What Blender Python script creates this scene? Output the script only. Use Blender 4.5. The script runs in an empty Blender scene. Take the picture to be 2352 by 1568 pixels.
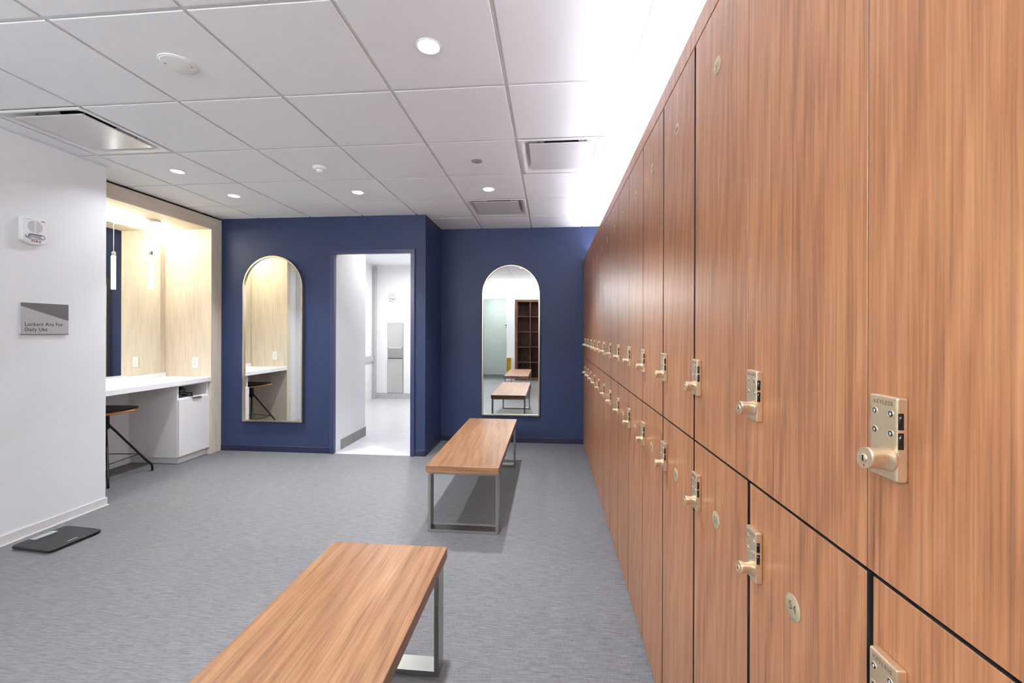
import bpy, bmesh, math, random
from mathutils import Vector, Matrix
R = math.radians
PI = math.pi
SC = bpy.context.scene
COL = SC.collection
random.seed(7)

# ------------------------------------------------------------------ camera, exposure, lamps without a builder
HC, FPX, YAW, ROLL = 1.36, 957.0, 0.0896, 0.003
cd = bpy.data.cameras.new('camera')
cam = bpy.data.objects.new('camera', cd)
COL.objects.link(cam)
cd.sensor_width = 36.0
cd.lens = 36.0 * FPX / 2352.0
cd.shift_y = -23.0 / 2352.0
cd.clip_start = 0.02
_f = Vector((-math.sin(YAW), math.cos(YAW), 0))
_r = Vector((math.cos(YAW), math.sin(YAW), 0))
_u = Vector((0, 0, 1))
r_ = _r * math.cos(ROLL) + _u * math.sin(ROLL)
u_ = _u * math.cos(ROLL) - _r * math.sin(ROLL)
M = Matrix((r_, u_, -_f)).transposed().to_4x4()
M.translation = (0, 0, HC)
cam.matrix_world = M
SC.camera = cam
SC.view_settings.view_transform = 'Standard'
SC.view_settings.look = 'None'
SC.view_settings.gamma = 1.0
SC.view_settings.exposure = 0.38
SC.view_settings.use_curve_mapping = False
w = bpy.data.worlds.new('world')
SC.world = w
w.use_nodes = True
w.node_tree.nodes['Background'].inputs[0].default_value = (0.9, 0.92, 1, 1)
w.node_tree.nodes['Background'].inputs[1].default_value = 0.0

def lamp(name, kind, loc, power, color=(1, 1, 1), size=0.1, size_y=None, rot=(0, 0, 0), spread=None, spot=None):
    d = bpy.data.lights.new(name, kind)
    d.energy = power
    d.color = color
    if kind == 'AREA':
        d.shape = 'RECTANGLE' if size_y else 'DISK'
        d.size = size
        if size_y:
            d.size_y = size_y
        if spread:
            d.spread = spread
    else:
        d.shadow_soft_size = size
    if kind == 'SPOT':
        d.spot_size = spot
        d.spot_blend = 0.6
    o = bpy.data.objects.new(name, d)
    COL.objects.link(o)
    o.location = loc
    o.rotation_euler = rot
    return o

P_DOWN = 11.0
# led cove on top of the lockers, shining up to the ceiling
SC.cycles.diffuse_bounces = 8
SC.cycles.max_bounces = 14
lamp('cove_lamp', 'AREA', (0.50, 1.85, 2.30), 39.0, (0.95, 0.91, 1.03), 0.05, 6.45, (PI, R(28), 0), R(170))
# added fill light, unseen above the cubby shelving behind the camera
lamp('cubby_fill_lamp', 'AREA', (-0.4, -1.80, 2.32), 200.0, (0.96, 0.99, 1.0), 1.0, 0.05, (PI, 0, 0))
# two added fill lamps on the rear wall, out of view, lifting the ceiling
for ux in (-3.0, -2.3):
    lamp('fill_uplight_lamp', 'AREA', (ux, -1.33, 2.13), 90.0, (0.96, 0.99, 1.0), 0.28, 0.06, (PI, 0, 0))
# corridor and far room downlights
lamp('corridor_lamp', 'AREA', (-1.95, 5.3, 2.58), 7.0, (1, 0.98, 0.95), 0.16)
lamp('washroom_lamp', 'AREA', (-2.3, 7.0, 2.58), 38.0, (1, 0.99, 1.0), 0.16)
lamp('entry_lamp', 'AREA', (-1.6, -2.2, 2.58), 12.0, (0.92, 1, 1.0), 0.16)

# ------------------------------------------------------------------ materials
MAT = {}
def srgb(r, g, b):
    f = lambda c: (c / 255 / 12.92) if c / 255 <= 0.04045 else ((c / 255 + 0.055) / 1.055) ** 2.4
    return (f(r), f(g), f(b), 1)

def newmat(name):
    m = bpy.data.materials.new(name)
    m.use_nodes = True
    nt = m.node_tree
    b = nt.nodes['Principled BSDF']
    MAT[name] = m
    return m, nt, b

def node(nt, t, **kw):
    n = nt.nodes.new(t)
    for k, v in kw.items():
        if k in n.inputs:
            n.inputs[k].default_value = v
        else:
            setattr(n, k, v)
    return n

def plain(name, col, rough=0.5, metal=0.0, var=0.04, scale=30, bump=0.0, coat=0, spec=0.5, stretch=(1, 1, 1)):
    """base colour gently varied by noise, with an optional fine bump"""
    m, nt, b = newmat(name)
    tc = node(nt, 'ShaderNodeTexCoord')
    mp = node(nt, 'ShaderNodeMapping')
    mp.inputs['Scale'].default_value = stretch
    nt.links.new(tc.outputs['Object'], mp.inputs['Vector'])
    n = node(nt, 'ShaderNodeTexNoise', Scale=scale, Detail=3.0)
    nt.links.new(mp.outputs[0], n.inputs['Vector'])
    r = node(nt, 'ShaderNodeValToRGB')
    r.color_ramp.elements[0].position = 0.3
    r.color_ramp.elements[1].position = 0.7
    r.color_ramp.elements[0].color = [c * (1 - var) for c in col[:3]] + [1]
    r.color_ramp.elements[1].color = [min(1, c * (1 + var)) for c in col[:3]] + [1]
    nt.links.new(n.outputs['Fac'], r.inputs[0])
    nt.links.new(r.outputs[0], b.inputs['Base Color'])
    b.inputs['Roughness'].default_value = rough
    b.inputs['Metallic'].default_value = metal
    b.inputs['Specular IOR Level'].default_value = spec
    b.inputs['Coat Weight'].default_value = coat
    if bump:
        bp = node(nt, 'ShaderNodeBump', Strength=bump, Distance=0.002)
        nt.links.new(n.outputs['Fac'], bp.inputs['Height'])
        nt.links.new(bp.outputs[0], b.inputs['Normal'])
    return m

def wood(name, dark, mid, light, axis='Z', rough=0.38, fine=1.0, coat=0.0, contrast=1.0, spec=0.5, pores=0.72):
    m, nt, b = newmat(name)
    L = nt.links.new
    tc = node(nt, 'ShaderNodeTexCoord')
    oi = node(nt, 'ShaderNodeObjectInfo')
    sc = node(nt, 'ShaderNodeVectorMath', operation='SCALE')
    sc.inputs['Scale'].default_value = 3.7
    L(oi.outputs['Location'], sc.inputs[0])
    ad = node(nt, 'ShaderNodeVectorMath', operation='ADD')
    L(tc.outputs['Object'], ad.inputs[0])
    L(sc.outputs[0], ad.inputs[1])
    def stretched(across, along):
        mp = node(nt, 'ShaderNodeMapping')
        v = [across] * 3
        v['XYZ'.index(axis)] = along
        mp.inputs['Scale'].default_value = v
        L(ad.outputs[0], mp.inputs['Vector'])
        return mp
    # wandering of the grain lines
    a = stretched(7 * fine, 0.9)
    n1 = node(nt, 'ShaderNodeTexNoise', Scale=1.0, Detail=4.0, Distortion=0.4)
    L(a.outputs[0], n1.inputs['Vector'])
    c = stretched(70 * fine, 2.2)
    n2 = node(nt, 'ShaderNodeTexNoise', Scale=1.0, Detail=5.0, Roughness=0.65, Distortion=0.6)
    L(c.outputs[0], n2.inputs['Vector'])
    e = stretched(190 * fine, 5.0)
    n3 = node(nt, 'ShaderNodeTexNoise', Scale=1.0, Detail=3.0, Roughness=0.6)
    L(e.outputs[0], n3.inputs['Vector'])
    # arched growth rings
    g = stretched(1.0, 0.12)
    wv = node(nt, 'ShaderNodeTexWave', Scale=9.0 * fine, Distortion=9.0, Detail=3.0)
    wv.bands_direction = 'DIAGONAL'
    wv.inputs['Detail Scale'].default_value = 1.2
    L(g.outputs[0], wv.inputs['Vector'])
    def mix(x, y, f):
        q = node(nt, 'ShaderNodeMix', data_type='FLOAT')
        q.inputs[0].default_value = f
        L(x, q.inputs[2])
        L(y, q.inputs[3])
        return q.outputs[0]
    h = mix(n1.outputs['Fac'], wv.outputs['Fac'], 0.25)
    h = mix(h, n2.outputs['Fac'], 0.55)
    h = mix(h, n3.outputs['Fac'], 0.34)
    r = node(nt, 'ShaderNodeValToRGB')
    cr = r.color_ramp
    k = 0.145 / contrast
    cr.elements[0].position = 0.5 - k
    cr.elements[0].color = dark
    cr.elements[1].position = 0.5 + k
    cr.elements[1].color = light
    q = cr.elements.new(0.5)
    q.color = mid
    L(h, r.inputs[0])
    # thin dark pore lines
    p = stretched(150 * fine, 1.6)
    n4 = node(nt, 'ShaderNodeTexNoise', Scale=1.0, Detail=2.0, Distortion=0.3)
    L(p.outputs[0], n4.inputs['Vector'])
    pr = node(nt, 'ShaderNodeValToRGB')
    pr.color_ramp.elements[0].position = 0.30
    pr.color_ramp.elements[0].color = (pores, pores, pores, 1)
    pr.color_ramp.elements[1].position = 0.46
    pr.color_ramp.elements[1].color = (1, 1, 1, 1)
    L(n4.outputs['Fac'], pr.inputs[0])
    mu = node(nt, 'ShaderNodeMix', data_type='RGBA', blend_type='MULTIPLY')
    mu.inputs[0].default_value = 1.0
    L(r.outputs[0], mu.inputs[6])
    L(pr.outputs[0], mu.inputs[7])
    L(mu.outputs[2], b.inputs['Base Color'])
    b.inputs['Roughness'].default_value = rough
    b.inputs['Coat Weight'].default_value = coat
    b.inputs['Coat Roughness'].default_value = 0.34
    b.inputs['Specular IOR Level'].default_value = spec
    bp = node(nt, 'ShaderNodeBump', Strength=0.05, Distance=0.001)
    L(n3.outputs['Fac'], bp.inputs['Height'])
    L(bp.outputs[0], b.inputs['Normal'])
    return m

def emit(name, col, strength, base=(0.8, 0.8, 0.8, 1)):
    m, nt, b = newmat(name)
    b.inputs['Base Color'].default_value = base
    b.inputs['Emission Color'].default_value = col
    b.inputs['Emission Strength'].default_value = strength
    return m

wood('walnut', srgb(122, 77, 50), srgb(163, 110, 74), srgb(186, 134, 93), 'Z', 0.36, 1.3, 0.25)
wood('bench_wood', srgb(100, 67, 44), srgb(130, 93, 64), srgb(151, 115, 82), 'Y', 0.36, 1.1, 0, 0.9)
wood('bench_edge', srgb(100, 67, 44), srgb(130, 93, 64), srgb(151, 115, 82), 'X', 0.36, 1.1, 0, 0.9)
wood('shelf_wood', srgb(48, 30, 20), srgb(92, 58, 39), srgb(120, 78, 52), 'Z', 0.45)
wood('pale_wood', srgb(196, 184, 164), srgb(212, 201, 183), srgb(222, 212, 196), 'Z', 0.5, 0.7, 0, 0.8, 0.5, 0.9)
wood('pale_wood_header', srgb(196, 184, 164), srgb(212, 201, 183), srgb(222, 212, 196), 'Y', 0.5, 0.7, 0, 0.8, 0.5, 0.9)
plain('white_paint', srgb(224, 225, 226), 0.6, 0, 0.012, 4, 0.0)
plain('navy_paint', srgb(44, 54, 82), 0.42, 0, 0.03, 300, 0.05, 0, 0.16)
plain('navy_trim', srgb(44, 50, 86), 0.3, 0, 0.03, 20)
plain('navy_base', srgb(24, 28, 54), 0.35, 0, 0.05, 20)
plain('ceiling_tile', srgb(237, 239, 242), 0.85, 0, 0.02, 260, 0.25, spec=0.2)
plain('grid_metal', srgb(222, 222, 222), 0.5, 0, 0.01, 10)
plain('shadow_line', srgb(16, 17, 24), 0.6, 0, 0.05, 10)  # near-black for the shadow line drawn round the door frame
plain('gap_shadow', srgb(70, 70, 72), 0.9, 0, 0.05, 10)
plain('drywall', srgb(232, 232, 232), 0.8, 0, 0.01, 8)
plain('grey_base', srgb(210, 208, 207), 0.45, 0, 0.02, 12)
plain('white_laminate', srgb(228, 226, 226), 0.4, 0, 0.01, 6)
plain('quartz', srgb(238, 237, 238), 0.25, 0, 0.012, 60)
plain('white_plastic', srgb(230, 230, 230), 0.4, 0, 0.01, 20)
plain('grey_plastic', srgb(150, 150, 152), 0.5, 0, 0.02, 20)
plain('dark_gap', srgb(10, 9, 9), 0.9, 0, 0.1, 10)
plain('black_metal', srgb(14, 14, 15), 0.4, 0.2, 0.1, 40)
plain('black_leather', srgb(26, 24, 24), 0.42, 0, 0.15, 160, 0.2)
plain('ply_edge', srgb(206, 148, 86), 0.45, 0, 0.12, 60, 0, 0, 0.5, (1, 1, 12))
plain('black_plastic', srgb(16, 16, 17), 0.32, 0, 0.1, 40)
plain('steel', srgb(176, 176, 170), 0.32, 1.0, 0.05, 8, 0.0, 0, 0.5, (1, 1, 60))
plain('bright_steel', srgb(205, 205, 200), 0.2, 1.0, 0.03, 8, 0.0, 0, 0.5, (60, 1, 1))
plain('chrome', srgb(215, 215, 216), 0.12, 1.0, 0.02, 8)
plain('lock_metal', srgb(228, 208, 176), 0.33, 0.8, 0.04, 120, 0.03)
plain('plate_metal', srgb(190, 178, 148), 0.45, 0.45, 0.04, 90)
plain('brass_frame', srgb(205, 192, 174), 0.3, 1.0, 0.03, 20, 0, 0, 0.5, (1, 1, 20))
plain('lock_print', srgb(96, 82, 62), 0.6, 0.3, 0.05, 40)
plain('ink', srgb(30, 30, 32), 0.6, 0, 0.05, 40)
plain('red_ink', srgb(170, 36, 30), 0.5, 0, 0.05, 40)
plain('sign_face', srgb(188, 188, 188), 0.38, 0.25, 0.02, 10)
plain('sign_dark', srgb(112, 111, 112), 0.4, 0.2, 0.02, 10)
plain('white_ink', srgb(220, 220, 228), 0.5, 0, 0.01, 10)
plain('gold', srgb(200, 170, 60), 0.35, 0.6, 0.06, 20)
plain('green_paint', srgb(196, 226, 198), 0.6, 0, 0.01, 4)
plain('pale_stone', srgb(176, 176, 178), 0.4, 0, 0.06, 14)
plain('grey_stone', srgb(128, 130, 126), 0.4, 0, 0.12, 14)
emit('lamp_on', (1, 0.98, 0.96, 1), 9.0)
emit('lamp_dim', (1, 0.98, 0.94, 1), 0.75)
emit('pendant_glow', (1, 0.99, 0.95, 1), 7.0)
emit('led_glow', (1.0, 0.94, 0.73, 1), 38.0)
emit('cove_glow', (0.93, 0.93, 1.0, 1), 6.0)
emit('exit_glow', (1.0, 0.10, 0.08, 1), 1.6, (0.5, 0.02, 0.02, 1))

m, nt, b = newmat('mirror')
b.inputs['Base Color'].default_value = (0.94, 0.95, 0.93, 1)
b.inputs['Metallic'].default_value = 1
b.inputs['Roughness'].default_value = 0.0
m, nt, b = newmat('clear_lens')
b.inputs['Base Color'].default_value = (0.93, 0.94, 0.95, 1)
b.inputs['Roughness'].default_value = 0.06
b.inputs['Transmission Weight'].default_value = 0.9

def floor_weave():
    m, nt, b = newmat('woven_vinyl')
    L = nt.links.new
    tc = node(nt, 'ShaderNodeTexCoord')
    def streak(sx, sy, detail=4.0, rough=0.6):
        mp = node(nt, 'ShaderNodeMapping')
        mp.inputs['Scale'].default_value = (sx, sy, 1)
        L(tc.outputs['Object'], mp.inputs['Vector'])
        n = node(nt, 'ShaderNodeTexNoise', Scale=1.0, Detail=detail, Roughness=rough)
        L(mp.outputs[0], n.inputs['Vector'])
        return n.outputs['Fac']
    a = streak(14, 210)
    c = streak(210, 30)
    e = streak(9, 420, 2.0)
    def mix(x, y, f, bt='MIX'):
        q = node(nt, 'ShaderNodeMix', data_type='FLOAT')
        if isinstance(f, float):
            q.inputs[0].default_value = f
        else:
            L(f, q.inputs[0])
        L(x, q.inputs[2])
        L(y, q.inputs[3])
        return q.outputs[0]
    # tiles laid square, some a shade apart
    ck = node(nt, 'ShaderNodeTexBrick', Scale=1.0)
    ck.offset = 0.0
    ck.inputs['Color1'].default_value = (0.35, 0.35, 0.35, 1)
    ck.inputs['Color2'].default_value = (0.65, 0.65, 0.65, 1)
    ck.inputs['Mortar'].default_value = (0.42, 0.42, 0.42, 1)
    ck.inputs['Mortar Size'].default_value = 0.0015
    ck.inputs['Brick Width'].default_value = 0.5
    ck.inputs['Row Height'].default_value = 0.5
    L(tc.outputs['Object'], ck.inputs['Vector'])
    bw = node(nt, 'ShaderNodeRGBToBW')
    L(ck.outputs['Color'], bw.inputs[0])
    h = mix(a, c, 0.33)
    h = mix(h, e, 0.35)
    h = mix(h, bw.outputs[0], 0.06)
    r = node(nt, 'ShaderNodeValToRGB')
    r.color_ramp.elements[0].position = 0.36
    r.color_ramp.elements[0].color = srgb(71, 71, 73)
    r.color_ramp.elements[1].position = 0.63
    r.color_ramp.elements[1].color = srgb(125, 125, 127)
    L(h, r.inputs[0])
    # woven threads close up
    wx = node(nt, 'ShaderNodeTexChecker', Scale=420.0)
    wx.inputs['Color1'].default_value = (1, 1, 1, 1)
    wx.inputs['Color2'].default_value = (0.8, 0.8, 0.8, 1)
    mp = node(nt, 'ShaderNodeMapping')
    mp.inputs['Scale'].default_value = (1, 1, 0)
    L(tc.outputs['Object'], mp.inputs['Vector'])
    L(mp.outputs[0], wx.inputs['Vector'])
    mu = node(nt, 'ShaderNodeMix', data_type='RGBA', blend_type='MULTIPLY')
    mu.inputs[0].default_value = 0.6
    L(r.outputs[0], mu.inputs[6])
    L(wx.outputs['Color'], mu.inputs[7])
    L(mu.outputs[2], b.inputs['Base Color'])
    b.inputs['Roughness'].default_value = 0.55
    b.inputs['Specular IOR Level'].default_value = 0.35
    bp = node(nt, 'ShaderNodeBump', Strength=0.15, Distance=0.001)
    L(h, bp.inputs['Height'])
    L(bp.outputs[0], b.inputs['Normal'])
floor_weave()

def marble(name, base, vein, rough, scale, veins=0.05):
    m, nt, b = newmat(name)
    L = nt.links.new
    tc = node(nt, 'ShaderNodeTexCoord')
    n = node(nt, 'ShaderNodeTexNoise', Scale=scale, Detail=8.0, Distortion=1.6)
    L(tc.outputs['Object'], n.inputs['Vector'])
    ma = node(nt, 'ShaderNodeMath', operation='SUBTRACT')
    ma.inputs[1].default_value = 0.5
    L(n.outputs['Fac'], ma.inputs[0])
    ab = node(nt, 'ShaderNodeMath', operation='ABSOLUTE')
    L(ma.outputs[0], ab.inputs[0])
    r = node(nt, 'ShaderNodeValToRGB')
    r.color_ramp.elements[0].position = 0.0
    r.color_ramp.elements[0].color = vein
    r.color_ramp.elements[1].position = veins
    r.color_ramp.elements[1].color = base
    L(ab.outputs[0], r.inputs[0])
    L(r.outputs[0], b.inputs['Base Color'])
    b.inputs['Roughness'].default_value = rough
marble('marble', srgb(224, 224, 226), srgb(204, 204, 208), 0.15, 2.2, 0.018)
marble('stone_tile', srgb(186, 186, 190), srgb(194, 194, 198), 0.3, 1.6, 0.02)
plain('scale_rubber', srgb(15, 15, 17), 0.42, 0, 0.35, 420, 0.6)

# ------------------------------------------------------------------ mesh building
class MB:
    def __init__(self):
        self.bm = bmesh.new()
        self.xf = Matrix.Identity(4)

    def _merge(self, tmp, smooth=False):
        vm = {}
        for v in tmp.verts:
            vm[v] = self.bm.verts.new(self.xf @ v.co)
        for f in tmp.faces:
            try:
                g = self.bm.faces.new([vm[v] for v in f.verts])
                g.smooth = smooth or f.smooth
                g.material_index = f.material_index
            except ValueError:
                pass
        tmp.free()
        return self

    def box(self, x0, x1, y0, y1, z0, z1, bevel=0.0, seg=2, mi=0):
        t = bmesh.new()
        bmesh.ops.create_cube(t, size=1.0)
        for v in t.verts:
            v.co = Vector(((x0 + x1) / 2 + v.co.x * (x1 - x0), (y0 + y1) / 2 + v.co.y * (y1 - y0), (z0 + z1) / 2 + v.co.z * (z1 - z0)))
        if bevel > 0:
            bmesh.ops.bevel(t, geom=list(t.edges), offset=bevel, segments=seg, profile=0.5, affect='EDGES')
        for f in t.faces:
            f.material_index = mi
        return self._merge(t)

    def prism(self, pts, d0, d1, plane='XZ', bevel=0.0, smooth=False, mi=0):
        """outline pts (2D) extruded along the third axis from d0 to d1"""
        t = bmesh.new()
        def P(a, b_, d):
            return {'XZ': (a, d, b_), 'YZ': (d, a, b_), 'XY': (a, b_, d)}[plane]
        A = [t.verts.new(P(a, b_, d0)) for a, b_ in pts]
        B = [t.verts.new(P(a, b_, d1)) for a, b_ in pts]
        t.faces.new(A)
        t.faces.new(list(reversed(B)))
        n = len(pts)
        for i in range(n):
            f = t.faces.new([A[i], B[i], B[(i + 1) % n], A[(i + 1) % n]])
            f.smooth = smooth
        bmesh.ops.recalc_face_normals(t, faces=list(t.faces))
        if bevel > 0:
            ed = [e for e in t.edges if abs(e.verts[0].co['XYZ'.index({'XZ': 'Y', 'YZ': 'X', 'XY': 'Z'}[plane])] - e.verts[1].co['XYZ'.index({'XZ': 'Y', 'YZ': 'X', 'XY': 'Z'}[plane])]) < 1e-7]
            bmesh.ops.bevel(t, geom=ed, offset=bevel, segments=2, profile=0.5, affect='EDGES')
        for f in t.faces:
            f.material_index = mi
        return self._merge(t)

    def ring(self, outer, inner, d0, d1, plane='XZ'):
        """closed band between two outlines of equal count"""
        t = bmesh.new()
        def P(p, d):
            a, b_ = p
            return {'XZ': (a, d, b_), 'YZ': (d, a, b_), 'XY': (a, b_, d)}[plane]
        n = len(outer)
        V = [[t.verts.new(P(p, d)) for p in o] for o, d in ((outer, d0), (outer, d1), (inner, d1), (inner, d0))]
        for k in range(4):
            a, c = V[k], V[(k + 1) % 4]
            for i in range(n):
                j = (i + 1) % n
                t.faces.new([a[i], a[j], c[j], c[i]])
        bmesh.ops.recalc_face_normals(t, faces=list(t.faces))
        return self._merge(t)

    def lathe(self, prof, seg=32, axis='Z', c=(0, 0, 0), smooth=True, sx=1.0, sy=1.0):
        """profile (radius, height) turned round an axis through c"""
        t = bmesh.new()
        rows = []
        def P(r, a, h):
            x, y = r * math.cos(a) * sx, r * math.sin(a) * sy
            p = {'Z': (x, y, h), 'X': (h, x, y), 'Y': (y, h, x)}[axis]
            return Vector(p) + Vector(c)
        for r, h in prof:
            if r < 1e-7:
                rows.append([t.verts.new(P(0, 0, h))])
            else:
                rows.append([t.verts.new(P(r, 2 * PI * i / seg, h)) for i in range(seg)])
        for a, b_ in zip(rows, rows[1:]):
            for i in range(seg):
                j = (i + 1) % seg
                q = [a[i % len(a)], a[j % len(a)], b_[j % len(b_)], b_[i % len(b_)]]
                u = []
                for v in q:
                    if v not in u:
                        u.append(v)
                if len(u) > 2:
                    try:
                        f = t.faces.new(u)
                        f.smooth = smooth
                    except ValueError:
                        pass
        for rr in (rows[0], rows[-1]):
            if len(rr) > 2:
                try:
                    t.faces.new(rr)
                except ValueError:
                    pass
        bmesh.ops.recalc_face_normals(t, faces=list(t.faces))
        return self._merge(t)

    def tube(self, pts, r, seg=10, cap=True):
        pts = [Vector(p) for p in pts]
        t = bmesh.new()
        rows = []
        n = len(pts)
        up = Vector((0.123, 0.3, 1)).normalized()
        for i, p in enumerate(pts):
            d = (pts[min(i + 1, n - 1)] - pts[max(i - 1, 0)]).normalized()
            s = d.cross(up)
            if s.length < 1e-3:
                s = d.cross(Vector((1, 0, 0)))
            s.normalize()
            q = d.cross(s).normalized()
            rr = r[i] if isinstance(r, (list, tuple)) else r
            rows.append([t.verts.new(p + s * rr * math.cos(2 * PI * k / seg) + q * rr * math.sin(2 * PI * k / seg)) for k in range(seg)])
        for a, b_ in zip(rows, rows[1:]):
            for k in range(seg):
                f = t.faces.new([a[k], a[(k + 1) % seg], b_[(k + 1) % seg], b_[k]])
                f.smooth = True
        if cap:
            t.faces.new(rows[0])
            t.faces.new(rows[-1])
        bmesh.ops.recalc_face_normals(t, faces=list(t.faces))
        return self._merge(t)

    def loft(self, rows, smooth=True, cap=True):
        t = bmesh.new()
        V = [[t.verts.new(p) for p in row] for row in rows]
        n = len(V[0])
        for a, b_ in zip(V, V[1:]):
            for k in range(n):
                f = t.faces.new([a[k], a[(k + 1) % n], b_[(k + 1) % n], b_[k]])
                f.smooth = smooth
        if cap:
            t.faces.new(V[0])
            t.faces.new(V[-1])
        bmesh.ops.recalc_face_normals(t, faces=list(t.faces))
        return self._merge(t)

    def build(self, name, mat, parent=None, loc=None):
        me = bpy.data.meshes.new(name)
        self.bm.normal_update()
        self.bm.to_mesh(me)
        self.bm.free()
        for k in ([mat] if isinstance(mat, str) else mat):
            me.materials.append(MAT[k])
        o = bpy.data.objects.new(name, me)
        COL.objects.link(o)
        if parent is not None:
            o.parent = parent
        if loc is not None:
            o.location = loc
        return o

def text_mesh(name, body, size, mat, frame, parent=None, depth=0.0004, align='CENTER', spacing=1.0, squeeze=1.0, offset=0.0):
    """lettering as a mesh; frame = (origin, right, up)"""
    cu = bpy.data.curves.new(name, 'FONT')
    cu.body = body
    cu.size = size
    cu.extrude = depth
    cu.align_x = align
    cu.align_y = 'CENTER'
    cu.space_character = spacing
    cu.offset = offset
    t = bpy.data.objects.new('lettering_tmp', cu)
    COL.objects.link(t)
    bpy.context.view_layer.update()
    me = bpy.data.meshes.new_from_object(t.evaluated_get(bpy.context.evaluated_depsgraph_get()))
    bpy.data.objects.remove(t)
    bpy.data.curves.remove(cu)
    o0, rt, up = Vector(frame[0]), Vector(frame[1]).normalized(), Vector(frame[2]).normalized()
    nn = rt.cross(up)
    mx = Matrix((rt * squeeze, up, nn)).transposed().to_4x4()
    mx.translation = o0
    me.transform(mx)
    me.name = name
    me.materials.clear()
    me.materials.append(MAT[mat])
    o = bpy.data.objects.new(name, me)
    COL.objects.link(o)
    if parent is not None:
        o.parent = parent
    return o

def tag(o, label, cat, group=None):
    o['label'] = label
    o['category'] = cat
    if group:
        o['group'] = group
    return o

def thing(name, label, cat, loc=(0, 0, 0), rot=(0, 0, 0), group=None):
    o = bpy.data.objects.new(name, None)
    o.empty_display_size = 0.05
    COL.objects.link(o)
    o.location = loc
    o.rotation_euler = rot
    return tag(o, label, cat, group)

def struct(name, mb, mat, parent=None):
    o = mb.build(name, mat, parent)
    if parent is None:
        o['kind'] = 'structure'
    return o

def kids(o):
    return [c for c in ALLKIDS.get(o.name, [])]

def copy_tree(o, children, parent=None):
    c = o.copy()
    COL.objects.link(c)
    if parent is not None:
        c.parent = parent
    for ch in children.get(o, []):
        copy_tree(ch, children, c)
    return c

def child_map(root):
    m = {}
    def rec(o):
        m[o] = list(o.children)
        for c in o.children:
            rec(c)
    bpy.context.view_layer.update()
    rec(root)
    return m

# ------------------------------------------------------------------ dimensions
ZC = 2.635            # ceiling
XL = 0.41             # locker fronts
XW = -3.43            # near left wall
XA = -3.72            # alcove face
XM = -4.285           # alcove back
YB = 4.43             # navy wall with the doorway
YF = 5.10             # far navy wall
XR = -1.345           # return wall
YREAR = -1.45
PITCH, Y0 = 0.326, 0.578
ZSPLIT, ZDOOR, ZTOP = 1.055, 2.17, 2.235
DX0, DX1, DZ = -2.375, -1.505, 2.21   # doorway clear opening
GX, GY, TP, TQ = -2.055, 2.135, 0.61, 0.614

# ------------------------------------------------------------------ setting
b = MB().box(-4.6, 0.95, YREAR - 1.6, YB, -0.08, 0).box(XR - 0.02, 0.95, YB, YF + 0.05, -0.08, 0)
struct('floor', b, 'woven_vinyl')
b = MB().box(-3.9, XR - 0.02, YB, 8.3, -0.08, 0)
struct('floor_corridor', b, 'stone_tile')

b = MB().box(XM - 0.2, XW, YREAR - 1.6, 2.94, 0, ZC + 0.06)
struct('wall_left', b, 'white_paint')
b = MB().box(XM - 0.2, XM, 3.081, YB - 0.001, 0, ZC + 0.06)
struct('wall_alcove', b, 'white_paint')
b = MB().box(XM - 0.2, XA - 0.02, 2.941, 3.08, 0, ZC + 0.06)
struct('wall_alcove_end', b, 'white_paint')
b = MB()
b.box(XM - 0.2, DX0 - 0.045, YB, YB + 0.05, 0, ZC + 0.06)
b.box(DX1 + 0.045, XR, YB, YB + 0.05, 0, ZC + 0.06)
b.box(DX0 - 0.045, DX1 + 0.045, YB, YB + 0.05, DZ + 0.045, ZC + 0.06)
struct('wall_back', b, 'navy_paint')
b = MB().box(XR - 0.12, XR, YB + 0.051, YF + 0.12, 0, ZC + 0.06)
struct('wall_return', b, 'navy_paint')
b = MB().box(XR + 0.001, 0.95, YF, YF + 0.12, 0, ZC + 0.06)
struct('wall_far', b, 'navy_paint')
b = MB().box(0.87, 0.95, -1.0, YF, 0, ZC + 0.06).box(0.87, 0.95, YREAR, -1.0, 0, ZC + 0.06).box(XL + 0.02, 0.869, YREAR, 0.235, 0, ZTOP)
struct('wall_right', b, 'white_paint')

# baseboards
b = MB().box(XW + 0.0002, XW + 0.008, YREAR, 2.948, 0, 0.062).box(XW + 0.0002, XW + 0.005, YREAR, 2.945, 0.0621, 0.066)
b.box(XW + 0.0081, XW + 0.016, YREAR, 2.956, 0, 0.006).box(XA - 0.018, XW, 2.9412, 2.948, 0, 0.062)
struct('baseboard_left', b, 'grey_base')
def navy_base(name, segs):
    b = MB()
    for x0, x1, y0, y1 in segs:
        b.box(x0, x1, y0, y1, 0, 0.066, 0.002, 1)
    return struct(name, b, 'navy_base')
navy_base('baseboard_back', [(XA + 0.002, DX0 - 0.052, YB - 0.01, YB), (DX1 + 0.052, XR + 0.01, YB - 0.01, YB)])
navy_base('baseboard_return', [(XR, XR + 0.01, YB + 0.0005, YF - 0.01)])
navy_base('baseboard_far', [(XR + 0.001, XL, YF - 0.01, YF)])

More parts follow.
